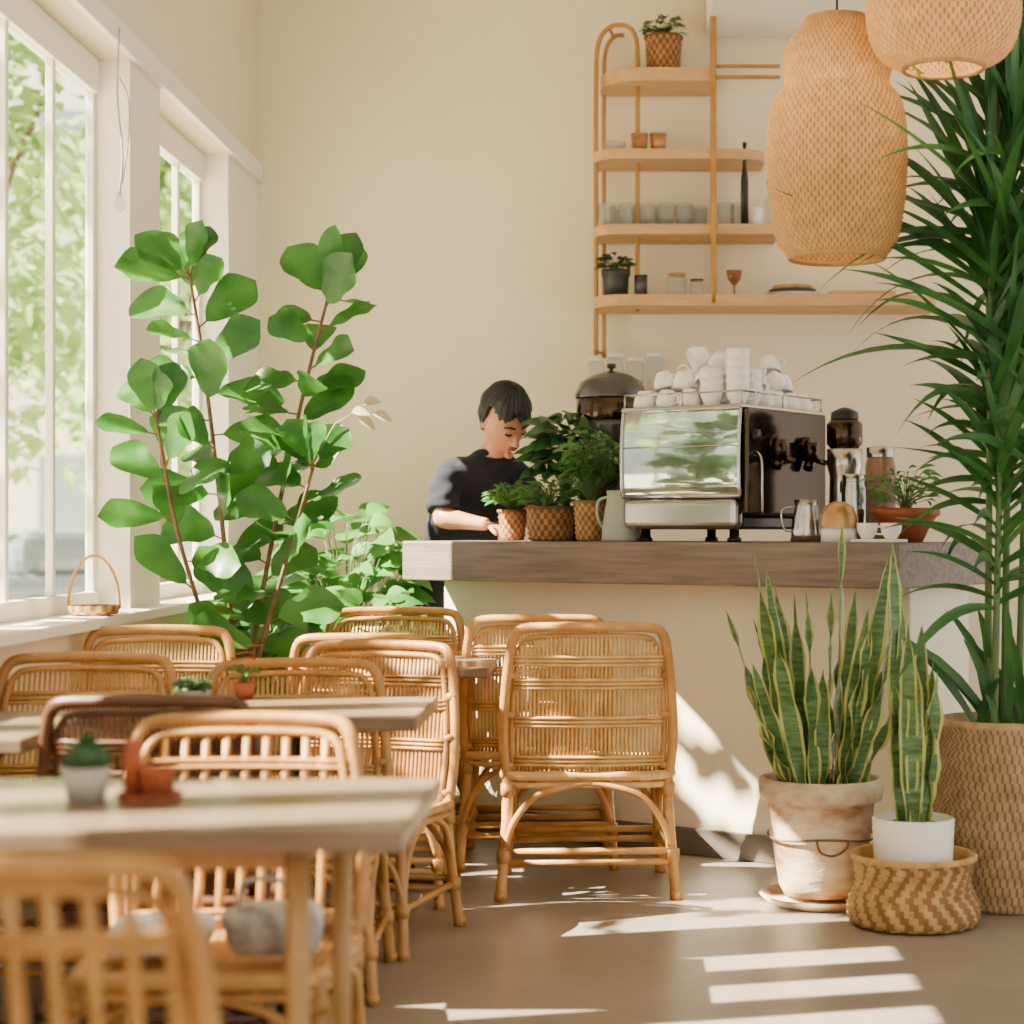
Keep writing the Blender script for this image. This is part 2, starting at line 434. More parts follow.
# ------------------------------------------------------------------ plant helpers
FID=[.05,.36,.54,.63,.68,.78,.91,.99,1.0,.94,.74,.42,.0]
OV=[0,.6,.95,1,.85,.5,0]
HEART=[.25,.9,1,.85,.6,.3,0]
NAR=[.3,.8,1,.9,.7,.4,0]
def rdir(az,el): return V((math.cos(az)*math.cos(el),math.sin(az)*math.cos(el),math.sin(el)))
def pot(parent,prof,mat,name='pot',loc=(0,0,0),n=40):
    p=MB(); p.rev(prof,n); return put(name,p,mat,parent,loc)
def soil(parent,r,z):
    s=MB(); s.rev([(r,z-.01),(r*.6,z+.004),(0,z+.008)],24); return put('soil',s,m_soil,parent)
def potprof(r0,r1,h,t=.012,lip=.012):
    return [(0,0),(r0,0),(r0*.3+r1*.7-.0,h*.6),(r1,h-.03),(r1+lip,h-.025),(r1+lip,h),(r1-t,h),(r1-t,h-.06),(r1*.6,h-.07),(0,h-.07)]

# fiddle leaf fig
R=root('potted_fiddle_leaf_fig','tall fiddle leaf fig with broad glossy leaves by the window','plant',(-1.25,6.19,0))
pot(R,potprof(.11,.15,.42),m_dist); soil(R,.135,.37)
stems=[[(0,0,.36),(-.01,0,.8),(-.05,-.02,1.3),(-.10,-.04,1.75),(-.14,-.05,2.02)],
       [(.02,0,.36),(.05,.02,.8),(.13,.02,1.25),(.22,0,1.65),(.30,-.02,1.95)],
       [(-.02,.02,.36),(-.07,-.05,.8),(-.17,-.1,1.2),(-.23,-.12,1.55)],
       [(.01,-.02,.36),(.08,-.08,.75),(.18,-.1,1.1),(.27,-.12,1.40)]]
tr=MB(); fo=MB()
def figleaf(p,az,el,L):
    d=rdir(az,el); d.y*=.55; d.normalize()
    room_=p.x+R.location.x+1.675
    if d.x<0 and -d.x*(L+.035)>room_:
        d.x=-max(.05,room_/(L+.035)); d.normalize()
        if -d.x*(L+.035)>room_: L=max(.1,room_/max(.2,-d.x)-.035)
    b=p+d*.035; tr.tube([p,b],.003,5)
    up=V((random.uniform(-.5,.5)-.2*d.x,-.85+random.uniform(-.4,.4),.6+random.uniform(-.35,.35)))
    fo.leaf(b,d,up,L,L*random.uniform(.60,.70),FID,droop=random.uniform(-.05,.25),fold=random.uniform(.1,.3),wav=.035,edge=.55,em=False,wf=1.2)
for si,sp in enumerate(stems):
    pc=cat(sp,30); tr.tube(pc,[.010,.005],7)
    n=len(pc); az=random.random()*6; acc=0
    for i in range(1,n):
        acc+=(pc[i]-pc[i-1]).length
        lim=.036 if si<2 else .05
        if pc[i].z<1.2: lim*=1.7
        if acc<lim or pc[i].z<.82: continue
        acc=0; az+=2.4+random.uniform(-.3,.3)
        figleaf(pc[i],az,random.uniform(0,.8),random.uniform(.16,.235))
for (c_,L) in (((-.14,-.05,2.02),.21),((.30,-.02,1.95),.21),((-.23,-.12,1.55),.18),((.27,-.12,1.40),.18)):
    for k in range(5): figleaf(V(c_),k*1.25+random.uniform(-.2,.2),random.uniform(.6,1.3),L*random.uniform(.8,1.05))
put('trunk',tr,m_stem,R); put('foliage',fo,m_leaf,R)
pf=MB()
for (x,z,q) in ((.42,1.575,.2),(.46,1.60,.5),(.49,1.57,-.1),(.44,1.56,-.4)):
    pf.leaf((x-.03,-.12,z),(1,0,q),(0,-.8,.6),.07,.04,OV,droop=.3,fold=.4)
pf.tube([(.27,-.12,1.42),(.34,-.12,1.54),(.40,-.12,1.575)],.002,5)
put('pale_bloom',pf,m_leafp,R,label='pale blooms')

def bush(name,label,loc,potp,pm,nl,h,spread,L,mat=m_leafb,prof=HEART,wr=.6,catg='plant',tall=0,pw=None,eltop=.9):
    R=root(name,label,catg,loc)
    r1=potp[1]; hh=potp[2]
    if pw:
        p=MB(); p.weave([(r1*.1,.002),(potp[0],.003),((potp[0]+r1)/2*1.03,hh*.5),(r1,hh)],pw[0],pw[1],pw[2])
        put('basket_body',p,pm,R)
        p=MB(); p.rev([(r1+.005,hh-.006),(r1+.005,hh+.005),(r1-.008,hh+.005),(r1-.01,hh*.6),(0,hh*.6)],24); put('basket_rim',p,pm[1],R)
    else: pot(R,potprof(*potp,t=min(.012,r1*.15),lip=min(.012,r1*.1)) if hh>.1 else [(0,0),(potp[0],0),(r1,hh),(r1*.85,hh),(r1*.8,hh*.75),(0,hh*.75)],pm)
    so=hh*.9 if hh<.2 else hh-.05
    soil(R,r1*.82,so)
    st=MB(); fo=MB()
    for i in range(nl):
        az=i*2.4+random.uniform(-.3,.3); q=math.sqrt((i+.5)/nl)
        el=eltop+.6-1.3*q*random.uniform(.7,1.1)
        tip=V((math.cos(az)*spread*q,math.sin(az)*spread*q, so+(h-so)*(tall+(1-tall)*random.uniform(.3,1))*(1-.25*q*q)))
        mid=V((tip.x*.35,tip.y*.35,so+(tip.z-so)*.6))
        st.tube(cat([(random.uniform(-.2,.2)*r1,random.uniform(-.2,.2)*r1,so-.01),mid,tip],3),max(.0012,L*.012),4)
        fo.leaf(tip,rdir(az+random.uniform(-.5,.5),el*.5),(random.uniform(-.4,.4),-.6,1),L*random.uniform(.7,1.15),L*wr,prof,droop=random.uniform(.2,.6),fold=.2)
    put('stems',st,m_gstem,R); put('foliage',fo,mat,R)
    return R
bush('potted_philodendron','bushy green broad-leaved plant beside the counter end',(-1.14,7.95,0),(.13,.17,.4),m_potg,170,1.29,.30,.19,tall=.1)
bush('potted_philodendron','leafy green plant behind the fig near the window',(-1.36,7.20,0),(.1,.13,.35),m_potg,130,1.04,.18,.15,tall=.1)
bush('potted_philodendron','low leafy plant in a grey pot at the counter end',(-.98,7.50,0),(.08,.11,.3),m_potg,110,1.0,.20,.15,tall=.1)

# ---- plants on counter
def onw(x,y): return (x,y,1.157)
BB=[m_bask,m_baskb]; SB=[m_straw,m_strawb]
bush('potted_herb','small trailing green plant in a woven basket on the counter',onw(-.43,7.60),(.045,.058,.12),BB,90,.23,.09,.055,pw=(9,12,.003),prof=OV,wr=.45,tall=.2)
bush('potted_herb','fine-leaved green plant in a wide brown basket on the counter',onw(-.27,7.40),(.08,.095,.13),BB,120,.24,.12,.055,pw=(9,18,.004),prof=NAR,wr=.35)
bush('potted_pothos','dark glossy broad-leaved plant on the counter',onw(-.215,7.60),(.045,.058,.14),m_pot_d,120,.52,.12,.12,mat=m_leafd,tall=.15,prof=HEART,wr=.66)
bush('potted_herb','tall fine herb in a woven basket beside the pitcher',onw(-.11,7.25),(.055,.068,.15),SB,300,.42,.11,.045,pw=(11,15,.004),mat=m_leafb,prof=OV,wr=.5,tall=.1)
bush('potted_plant','small leafy plant in a terracotta bowl at the counter end',onw(1.0,6.66),(.06,.11,.12),m_terra,80,.26,.11,.07,prof=OV,wr=.3,mat=m_leafb)

# ---- sage pitcher, bottle
R=root('pitcher','sage grey ceramic pitcher with a handle on the counter','pitcher',onw(.0,7.08))
p=MB(); p.rev([(0,0),(.068,0),(.07,.01),(.062,.09),(.048,.17),(.05,.19),(.045,.19),(.042,.17),(.055,.08),(0,.02)],32); put('body',p,m_pitch,R)
p=MB(); p.tube(cat([(-.045,0,.165),(-.08,-.01,.15),(-.083,-.01,.09),(-.062,0,.05)],6),.006,7); put('handle',p,m_pitch,R)
R=root('bottle','slim black bottle with a pump top behind the pitcher','bottle',onw(-.0,7.22))
p=MB(); p.rev([(0,0),(.032,0),(.032,.2),(.012,.235),(.012,.26),(0,.26)],24); put('body',p,m_black,R)
p=MB(); p.rev([(.014,.255),(.014,.275),(.005,.28),(.005,.305),(0,.305)],16); p.tube([(0,0,.3),(-.04,0,.298)],.006,6); put('pump',p,m_black,R)
# ---- domed canister
R=root('domed_canister','large dark grey domed dispenser on the counter','canister',onw(-.035,7.63))
p=MB(); p.rev([(0,0),(.12,0),(.13,.02),(.13,.46),(.135,.48),(0,.48)],40); put('body',p,m_dgrey,R)
p=MB(); p.rev([(.137,.48),(.142,.49),(.142,.57),(.135,.575),(0,.575)],40); put('band',p,m_dchrome,R)
p=MB(); p.rev([(.146,.572),(.148,.585),(.125,.635),(.08,.665),(.03,.678),(0,.68)],40); put('lid',p,m_dgrey,R)
p=MB(); p.rev([(.008,.675),(.008,.69),(.02,.695),(.018,.71),(0,.712)],16); put('knob',p,m_black,R)

# ---- espresso machine
MO=V((.433,6.76,1.157))
R=root('espresso_machine','chrome espresso machine with a bronze side panel on the counter','coffee machine',MO,ANG)
p=MB(); p.box((-.26,.3,.28),(.50,.56,.38),bev=.02,seg=3); put('body',p,m_dchrome,R)
p=MB()
p.box((-.25,.3,.485),(.52,.62,.018),bev=.006); p.box((-.25,.0,.10),(.49,.06,.11),bev=.025,seg=4)
put('chassis',p,m_chrome,R)
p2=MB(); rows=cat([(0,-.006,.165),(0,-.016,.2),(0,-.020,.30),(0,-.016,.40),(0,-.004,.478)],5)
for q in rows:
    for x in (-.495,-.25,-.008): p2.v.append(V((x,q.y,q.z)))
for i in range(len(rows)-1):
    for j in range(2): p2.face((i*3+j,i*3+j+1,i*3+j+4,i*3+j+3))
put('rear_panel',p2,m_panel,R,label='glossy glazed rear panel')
p=MB()
for x in (-.5,0): p.tube([(x,q.y-.003,q.z) for q in rows],.007,8)
p.tube([(-.5,-.007,.478),(0,-.007,.478)],.007,8); p.tube([(-.5,-.008,.165),(0,-.008,.165)],.008,8)
p.tube([(-.49,-.022,.345),(-.01,-.022,.345)],.0025,8)
put('panel_frame',p,m_chrome,R)
p=MB(); p.box((.012,.3,.29),(.022,.6,.385),bev=.010,seg=3); put('side_panel',p,m_dchrome,R)
p=MB(); p.box((-.25,.3,.07),(.47,.54,.05),bev=.01); put('drip_tray',p,m_black,R)
for x in (-.44,-.06):
    for y in (.05,.52):
        f=MB(); f.rev([(0,0),(.026,0),(.026,.012),(.018,.018),(.018,.05),(0,.05)],16); put('foot',f,m_black,R,loc=(x,y,0))
p=MB() 
ring=[(-.5,0,.54),(0,0,.54),(0,.6,.54),(-.5,.6,.54)]
for a,b in zip(ring,ring[1:]+ring[:1]): p.tube([a,b],.0035,7)
for a in ring+[(-.25,0,.54),(0,.3,.54),(-.5,.3,.54)]: p.tube([(a[0],a[1],.49),a],.0035,7)
put('cup_rail',p,m_chrome,R)
for y in (.18,.42):
    p=MB(); p.tube([(.0,y,.36),(.05,y,.36)],.03,14); p.tube([(.05,y,.37),(.05,y,.30)],.032,16); p.tube([(.05,y,.30),(.05,y-.02,.27)],.02,10)
    p.tube([(.05,y,.31),(.13,y-.03,.29)],.011,8); put('group_head',p,m_dchrome,R)
p=MB(); p.tube([(.0,.06,.38),(.035,.06,.38)],.024,14); put('steam_knob',p,m_black,R)
p=MB(); p.tube(cat([(.01,.06,.33),(.05,.05,.3),(.06,.04,.2),(.055,.05,.1)],5),.005,7); put('steam_wand',p,m_chrome,R)

def jug(loc,label,s=1,m=m_chrome):
    R=root('milk_jug',label,'jug',loc)
    p=MB(); p.rev([(0,0),(.04*s,0),(.045*s,.02*s),(.04*s,.07*s),(.032*s,.1*s),(.036*s,.12*s),(.03*s,.115*s),(.03*s,.09*s),(0,.01)],24); put('body',p,m,R)
    p=MB(); p.tube(cat([(-.035*s,0,.1*s),(-.07*s,0,.09*s),(-.065*s,0,.04*s),(-.042*s,0,.03*s)],5),.004,6); put('handle',p,m,R)
jug(onw(.66,6.72),'steel milk jug beside the espresso machine',1.25,m_chrome)

# cups on machine
cp=MB(); cp.rev([(0,0),(.024,0),(.026,.004),(.040,.03),(.045,.064),(.0425,.064),(.037,.03),(.022,.008),(0,.008)],24)
hd=MB(); hd.tube(cat([(.038,0,.050),(.062,0,.047),(.060,0,.022),(.034,0,.020)],4),.004,6)
C0=root('coffee_cup','white porcelain coffee cup stacked on the espresso machine','cup',group='cups on the espresso machine')
put('cup_body',cp,m_cup,C0); put('handle',hd,m_cup,C0)
def mp(x,y,z): return MO+U*x+NN*y+V((0,0,z))
first=True; Z0=.4945
for ix in range(5):
    for iy in range(6):
        loc=mp(-.45+ix*.098,.06+iy*.098,Z0+.064)
        rz=random.uniform(0,6)
        if first: C0.location=loc; C0.rotation_euler=(PI,0,rz); first=False
        elif ix>=3 and iy<2: continue
        else: dup(C0,loc,rz,tilt=(PI,0))
for ix in range(4):
    for iy in range(5):
        if random.random()<.12 or (ix>=3 and iy<2): continue
        t=random.uniform(-.9,.9)
        dup(C0,mp(-.40+ix*.096,.105+iy*.097,Z0+.135),random.uniform(0,6),tilt=(PI+t*.8,t))
for ix in range(3):
    for iy in range(4):
        if random.random()<.3: continue
        dup(C0,mp(-.34+ix*.095,.16+iy*.1,Z0+.205),random.uniform(0,6),tilt=(PI+random.uniform(-1.1,1.1),random.uniform(-.9,.9)))
for (x,y) in ((-.155,.05),(-.05,.06),(-.055,.16),(-.155,.15)):
    for k in range(5 if x>-.1 and y<.1 else 3):
        dup(C0,mp(x,y,Z0+.034*k),.3*k,tilt=(0,0))

# grinder and jars at counter right
R=root('coffee_grinder','steel coffee grinder with a dark cap beside the machine','grinder',onw(.825,6.98))
p=MB(); p.rev([(0,0),(.075,0),(.075,.02),(.06,.04),(.055,.24),(.065,.28),(.065,.34),(0,.34)],28); put('body',p,m_chrome,R)
p=MB(); p.rev([(.05,.34),(.066,.36),(.066,.43),(.05,.45),(0,.45)],28); put('hopper',p,m_dchrome,R)
p=MB(); p.rev([(.052,.45),(.05,.475),(.02,.49),(0,.495)],28); put('lid',p,m_black,R)
p=MB(); p.box((0,-.075,.2),(.05,.05,.05),bev=.01); put('spout',p,m_black,R)
def jar(loc,r,h,mat,label,lidm=m_chrome,name='jar'):
    R=root(name,label,'jar',loc)
    p=MB(); p.rev([(0,0),(r*.95,0),(r,.01),(r,h*.8),(r*.85,h*.9),(r*.85,h*.92),(0,h*.92)],28); put('body',p,mat,R)
    p=MB(); p.rev([(r*.92,h*.9),(r*.92,h),(r*.3,h*1.02),(0,h*1.02)],28); put('lid',p,lidm,R)
jar(onw(.94,6.86),.055,.34,m_amber,'tall smoky brown glass jar with a steel lid')
jar(onw(.835,6.78),.045,.24,m_chrome,'steel canister beside the grinder')
R=root('bread_cloche','small tan and white domed toast holder on the counter','kitchenware',onw(.755,6.56))
p=MB(); p.rev([(0,0),(.062,0),(.062,.05),(.0,.05)],28); put('base',p,m_potw,R)
p=MB(); p.rev([(.064,.05),(.064,.09),(.05,.125),(.02,.14),(0,.142)],28); put('lid',p,m_cut,R)
R=root('tray','small white tray with cups on the counter','tray',onw(.885,6.49),ANG)
p=MB(); p.box((0,0,.006),(.17,.10,.012),bev=.004); put('tray_plate',p,m_potw,R)
for k,(x,y) in enumerate(((-.045,-.0),(.045,.0))):
    dup(C0,V(onw(.885,6.49))+U*x+NN*y+V((0,0,.0125)),k+2,label='small white cup on a tray',group='cups on the tray',tilt=(0,0),scale=(.85,.85,.85))

# ------------------------------------------------------------------ shelf unit
R=root('wall_shelf_unit','wood and brass tiered shelf mounted on the wall','shelf',(0,8.9,0))
def board(x0,x1,z,d=.32,t=.045,rl=.12,rr=.02):
    pts=[]
    def arc(cx,cy,r,a0,a1):
        for i in range(7):
            a=a0+(a1-a0)*i/6; pts.append((cx+r*math.cos(a),cy+r*math.sin(a)))
    pts.append((x1,0)); pts.append((x0,0)); arc(x0+rl,-d+rl,rl,PI,1.5*PI); arc(x1-rr,-d+rr,rr,1.5*PI,2*PI)
    m=MB(); m.prism(pts,z-t/2,z+t/2); put('shelf_board',m,m_shelf,R)
board(-.12,1.45,2.235,d=.36,t=.05,rl=.15,rr=.2); board(-.12,.72,2.56); board(-.12,.66,2.90,rr=.12); board(-.09,.43,3.26,t=.06,rl=.2)
def pole(pts,r=.013,k=6):
    m=MB(); m.tube(cat(pts,k),r,8); put('pole',m,m_gold,R)
pole([(-.11,-.20,2.0),(-.11,-.20,2.6),(-.11,-.20,3.2),(-.10,-.20,3.42),(-.05,-.20,3.5),(.02,-.2,3.51),(.065,-.2,3.47),(.08,-.2,3.35),(.08,-.2,2.9),(.08,-.2,2.2)],.011)
pole([(-.075,-.03,2.0),(-.075,-.03,2.6),(-.075,-.03,3.2),(-.07,-.03,3.42),(-.03,-.03,3.5),(.02,-.03,3.51)],.010)
pole([(-.11,-.2,2.02),(-.075,-.03,2.02)],.008); pole([(-.05,-.2,3.5),(-.03,-.03,3.5)],.008)
pole([(.42,-.35,2.22),(.42,-.35,3.0),(.42,-.35,3.93)],.014); pole([(.44,-.03,2.22),(.44,-.03,3.93)],.009)
pole([(.42,-.34,3.24),(.72,-.34,3.24)],.009); pole([(.42,-.34,3.29),(.72,-.34,3.29)],.009)
SH=lambda x,y,z:(x,8.9+y,z)
bush('potted_plant','small plant in a dark wicker basket on the top shelf',SH(.20,-.17,3.291),(.07,.085,.17),BB,60,.27,.07,.07,mat=m_leafd,pw=(10,16,.003),prof=OV,wr=.5)
bush('potted_plant','small succulent in a dark pot on the lowest shelf',SH(-.02,-.19,2.2605),(.055,.062,.13),m_pot_d,60,.20,.06,.06,mat=m_leafd,prof=OV,wr=.5)
g=MB(); g.rev([(0,0),(.036,0),(.043,.11),(.040,.11),(.033,.008),(0,.008)],20)
G0=put('glass_tumbler',g,m_glass,loc=SH(-.06,-.2,2.583),label='clear glass tumbler on the shelf',cat_='glass',group='tumblers on the middle shelf')
for k,x in enumerate((.035,.125,.21,.295,.365,.485,.545)): dup(G0,SH(x,-.2 if k!=4 else -.12,2.583),0)
for x in (-.01,.09,.2,.3): dup(G0,SH(x,-.09,2.583),0)
g=MB(); g.rev([(0,0),(.03,0),(.040,.09),(.037,.09),(.028,.006),(0,.006)],20)
put('ceramic_tumbler',g,m_cut,loc=SH(.175,-.2,2.923),label='small brown ceramic tumbler on the upper shelf',cat_='cup',group='tumblers on the upper shelf')
put('ceramic_tumbler',g,m_bask,loc=SH(.09,-.2,2.923),label='small brown ceramic tumbler on the upper shelf',cat_='cup',group='tumblers on the upper shelf')
g2=MB(); g2.rev([(0,0),(.045,0),(.05,.05),(.046,.05),(.04,.006),(0,.006)],20)
put('glass_bowl',g2,m_glass,loc=SH(-.02,-.2,2.923),label='clear glass bowl on the upper shelf',cat_='bowl')
put('ceramic_tumbler',g,m_cup,loc=SH(.62,-.2,2.583),label='white tumbler on the middle shelf',cat_='cup')
R2=root('bottle','tall slim dark bottle on the middle shelf','bottle',SH(.565,-.28,2.583))
p=MB(); p.rev([(0,0),(.018,0),(.018,.20),(.010,.26),(.008,.36),(.010,.36),(.010,.375),(0,.375)],18); put('body',p,m_black,R2)
R2=root('syrup_bottle','clear bottle with a gold stopper on the middle shelf','bottle',SH(.68,-.22,2.583))
p=MB(); p.rev([(0,0),(.02,0),(.02,.12),(.008,.15),(.008,.18),(0,.18)],18); put('body',p,m_glass,R2)
p=MB(); p.rev([(.01,.18),(.012,.21),(0,.215)],12); put('stopper',p,m_gold,R2)
p=MB(); p.rev([(0,0),(.03,0),(.03,.1),(.0,.1)],20); put('tin_can',p,m_dgrey,loc=SH(.095,-.24,2.261),label='dark tin on the lowest shelf',cat_='tin')
jar(SH(.26,-.22,2.261),.045,.11,m_glass,'short glass jar with a gold lid on the lowest shelf',m_gold)
jar(SH(.35,-.25,2.261),.035,.08,m_glass,'short clear jar on the lowest shelf',m_black)
p=MB(); p.rev([(0,0),(.028,0),(.006,.01),(.005,.05),(.03,.08),(.036,.12),(.033,.12),(.0,.06)],20); put('goblet',p,m_amber,loc=SH(.52,-.25,2.261),label='small smoky goblet on the lowest shelf',cat_='glass')
for k in range(3):
    p=MB(); p.rev([(0,0),(.09,0),(.13-k*.02,.018),(.125-k*.02,.018),(.08,.004),(0,.004)],28); put('plate',p,[m_potw,m_pot_d,m_straw][k],loc=SH(.79,-.2,2.261+k*.019),label='shallow plate stacked on the lowest shelf',cat_='plate',group='plates on the lowest shelf')
p=MB(); p.box((0,0,.012),(.3,.2,.024),bev=.006); put('wooden_board',p,m_shelf,loc=SH(1.1,-.2,2.261),label='wooden serving board on the lowest shelf',cat_='board')
p=MB(); p.box((0,0,0),(.42,.22,.03),bev=.005); put('wall_shelf',p,m_shelf,loc=(.03,8.80,1.83),label='short wooden wall shelf with glass jars',cat_='shelf')
for k,x in enumerate((-.11,-.02,.07,.16)):
    jar((x,8.79,1.846),.040,.15+.02*(k%2),m_glass,'clear glass storage jar on the wall shelf',m_potw,'glass_jar')

# ------------------------------------------------------------------ pendants
def pendant(label,loc,prof,rows,cols):
    R=root('pendant_lamp',label,'lamp',loc)
    s=MB(); s.weave(prof,rows,cols,.0045,'ring'); put('lamp_shade',s,[m_wick,m_wickb],R)
    for (r,z) in (prof[0],prof[-1]):
        s=MB(); s.tube([(r*math.cos(a*PI/20),r*math.sin(a*PI/20),z) for a in range(40)],.008,6,closed=True); put('shade_rim',s,m_wick,R)
    top=prof[-1][1]
    c_=MB(); c_.tube([(0,0,top-.12),(0,0,3.945-loc[2])],.004,6); put('cord',c_,m_black,R)
    h=MB(); h.rev([(0,top-.12),(.02,top-.12),(.022,top-.03),(.008,top),(0,top)],16)
    h.tube([(-prof[-1][0],0,top),(prof[-1][0],0,top)],.004,6); h.tube([(0,-prof[-1][0],top),(0,prof[-1][0],top)],.004,6)
    put('lamp_holder',h,m_black,R)
    b=MB(); b.ball((0,0,top-.17),.035); put('bulb',b,m_bulb,R)
    l=bpy.data.lights.new('bulb_light','POINT'); l.energy=7; l.color=(1,.80,.54); l.shadow_soft_size=.05
    lo=bpy.data.objects.new('bulb_light',l); COL.objects.link(lo); lo.parent=R; lo.location=(0,0,top-.26)
pendant('tall bulbous woven wicker pendant lamp over the counter',(.685,6.0,2.06),[(.150,0),(.188,.05),(.210,.16),(.219,.29),(.217,.40),(.204,.48),(.186,.515),(.166,.535),(.163,.56),(.170,.60),(.160,.66),(.128,.715),(.095,.75)],50,56)
pendant('round woven wicker pendant lamp hanging high',(.97,5.7,2.585),[(.12,0),(.19,.04),(.225,.12),(.225,.22),(.19,.34),(.13,.42),(.09,.46)],32,56)

# ------------------------------------------------------------------ snake plants & palm
def snake(name,label,loc,potf,z0,specs,r):
    R=root(name,label,'plant',loc); potf(R)
    fo=MB()
    for (az,off,lean,L,W,tw) in specs:
        b=V((math.cos(az)*off,math.sin(az)*off,z0)); d=V((math.cos(az)*lean,math.sin(az)*lean,1))
        prof=[.45,.6,.72,.85,.93,1,1,1,.95,.88,.76,.58,.34,.0]
        q=random.uniform(-.9,.9)
        fo.leaf(b,d,V((math.sin(q),-math.cos(q),0)),L,W,prof,droop=-.08+.12*random.random(),fold=.22,twist=tw,edge=.72,wav=.24,wf=1.4)
    put('foliage',fo,[m_snk,m_snky],R); return R
def p1(R):
    pot(R,[(0,.03),(.12,.03),(.135,.06),(.165,.25),(.172,.33),(.195,.335),(.2,.36),(.2,.4),(.19,.405),(.175,.4),(.17,.35),(0,.34)],m_dist); soil(R,.168,.37)
    s=MB(); s.rev([(0,0),(.17,0),(.2,.03),(.19,.03),(.16,.015),(0,.015)],36); put('saucer',s,m_dist,R)
    s=MB(); s.tube([(.171*math.cos(a),.171*math.sin(a),.22+.006*math.sin(3*a)) for a in [i*PI/20 for i in range(40)]],.004,6,closed=True)
    s.tube(cat([(-.03,-.168,.222),(-.02,-.185,.19),(.02,-.188,.18),(.06,-.175,.2),(.07,-.163,.224)],5),.004,6); put('rope',s,m_stem,R)
sp=[]
tips=[(-.27,.58),(-.22,.44),(-.19,.72),(-.15,.50),(-.12,.64),(-.08,.46),(-.05,.56),(.03,.82),(.04,.60),(.06,.45),(.10,.64),(.13,.50),(.18,.72),(.21,.55),(.25,.44),(-.23,.36),(.0,.40),(.08,.36),(-.1,.34),(.18,.34),(-.14,.66),(-.06,.64),(.22,.62),(.12,.56),(-.18,.54)]
for i,(dx,L) in enumerate(tips):
    yy=random.uniform(-.14,.10); off=.3*abs(dx)+.02; az=math.atan2(yy,dx)
    sp.append((az,off+.02,math.hypot(dx*.72,yy*.5)/L, L*1.04,random.uniform(.05,.07),random.choice((-1,1))*random.uniform(.6,2.2)))
snake('potted_snake_plant','large snake plant with yellow-edged leaves in a limewashed pot',(.648,6.13,0),p1,.36,sp,.15)
R=root('woven_basket','low woven straw basket holding a white pot','basket',(.895,5.80,0))
p=MB(); p.weave([(.12,.006),(.19,.006),(.2,.06),(.175,.13),(.185,.21)],14,22,.006,'chev'); put('basket_body',p,SB,R)
p=MB(); p.rev([(.192,.200),(.194,.212),(.186,.218),(.178,.214),(.17,.13),(.17,.02),(0,.02)],40); put('basket_lining',p,m_straw,R)
def p2f(R):
    pot(R,[(0,0),(.08,0),(.10,.03),(.118,.15),(.125,.3),(.117,.305),(.112,.26),(0,.26)],m_potw); soil(R,.108,.285)
sp=[]
for i,(dx,L) in enumerate([(-.05,.86),(-.02,.6),(.03,.66),(.07,.5),(.0,.50),(.05,.42),(-.07,.45),(.1,.5),(-.03,.7)]):
    yy=random.uniform(-.05,.05); az=math.atan2(yy,dx); sp.append((az,.035,abs(dx)*.8,L*.95,.06,random.choice((-1,1))*random.uniform(.4,1.4)))
snake('potted_snake_plant','narrow snake plant in a white ceramic pot set in a basket',(.895,5.80,.021),p2f,.28,sp,.1)
# palm
R=root('potted_palm','tall dark green palm with long narrow leaves in a rope basket','plant',(1.235,6.11,0))
p=MB(); p.weave([(.14,.008),(.2,.009),(.228,.2),(.225,.4),(.205,.59)],22,46,.007,'coil'); put('basket_pot',p,[m_sea,m_seab],R)
p=MB(); p.rev([(.212,.575),(.215,.594),(.200,.598),(.19,.5),(0,.5)],40); put('pot_rim',p,m_sea,R); soil(R,.19,.555)
st=MB(); fo=MB()
SW=[.45,.75,.95,1,.97,.88,.7,.45,.2,0]
canes=[((-.06,-.03),(-.05,-.05),2.35,1.55,62),((.05,.03),(.12,.05),2.80,2.1,56),((-.02,.07),(.02,.1),1.9,1.25,46),((.08,-.06),(.10,-.12),2.1,1.3,52),((-.05,-.08),(-.03,-.10),1.6,.95,46),((.0,.0),(.02,-.02),2.6,1.9,60)]
for (x,y),(x2,y2),h,h0,nl in canes:
    pc=cat([(x,y,.55),((x+x2)/2,(y+y2)/2,(h+.55)/2),(x2,y2,h)],10); st.tube(pc,[.014,.007],7)
    az=random.random()*6
    for j in range(nl):
        t=j/(nl-1); z=h0+(h-h0)*t; az+=2.399+random.uniform(-.3,.3)
        u=(z-.55)/(h-.55); b=pc[min(int(u*(len(pc)-1)),len(pc)-1)].copy(); b.z=z
        el=.35+1.0*t**1.1+random.uniform(-.25,.25)
        L=random.uniform(.62,.98)*(1-.08*t)
        if math.cos(az)<-.2 and z<1.7: L*=.64
        fo.leaf(b,rdir(az,el),(math.cos(az)*-.3,-.8,.8),L,random.uniform(.030,.048),SW,droop=random.uniform(.12,.5)*(1.2-.5*t),fold=.33,twist=random.uniform(-.5,.5))
for k in range(16):
    az=random.uniform(2,5.5); fo.leaf((random.uniform(-.1,.1),random.uniform(-.1,.1),.55),rdir(az,random.uniform(.95,1.4)),(0,-1,.3),random.uniform(.35,.75),.030,[.5,.8,1,.9,.6,0],droop=.3,fold=.3)
put('stems',st,m_gstem,R); put('foliage',fo,m_palm,R)

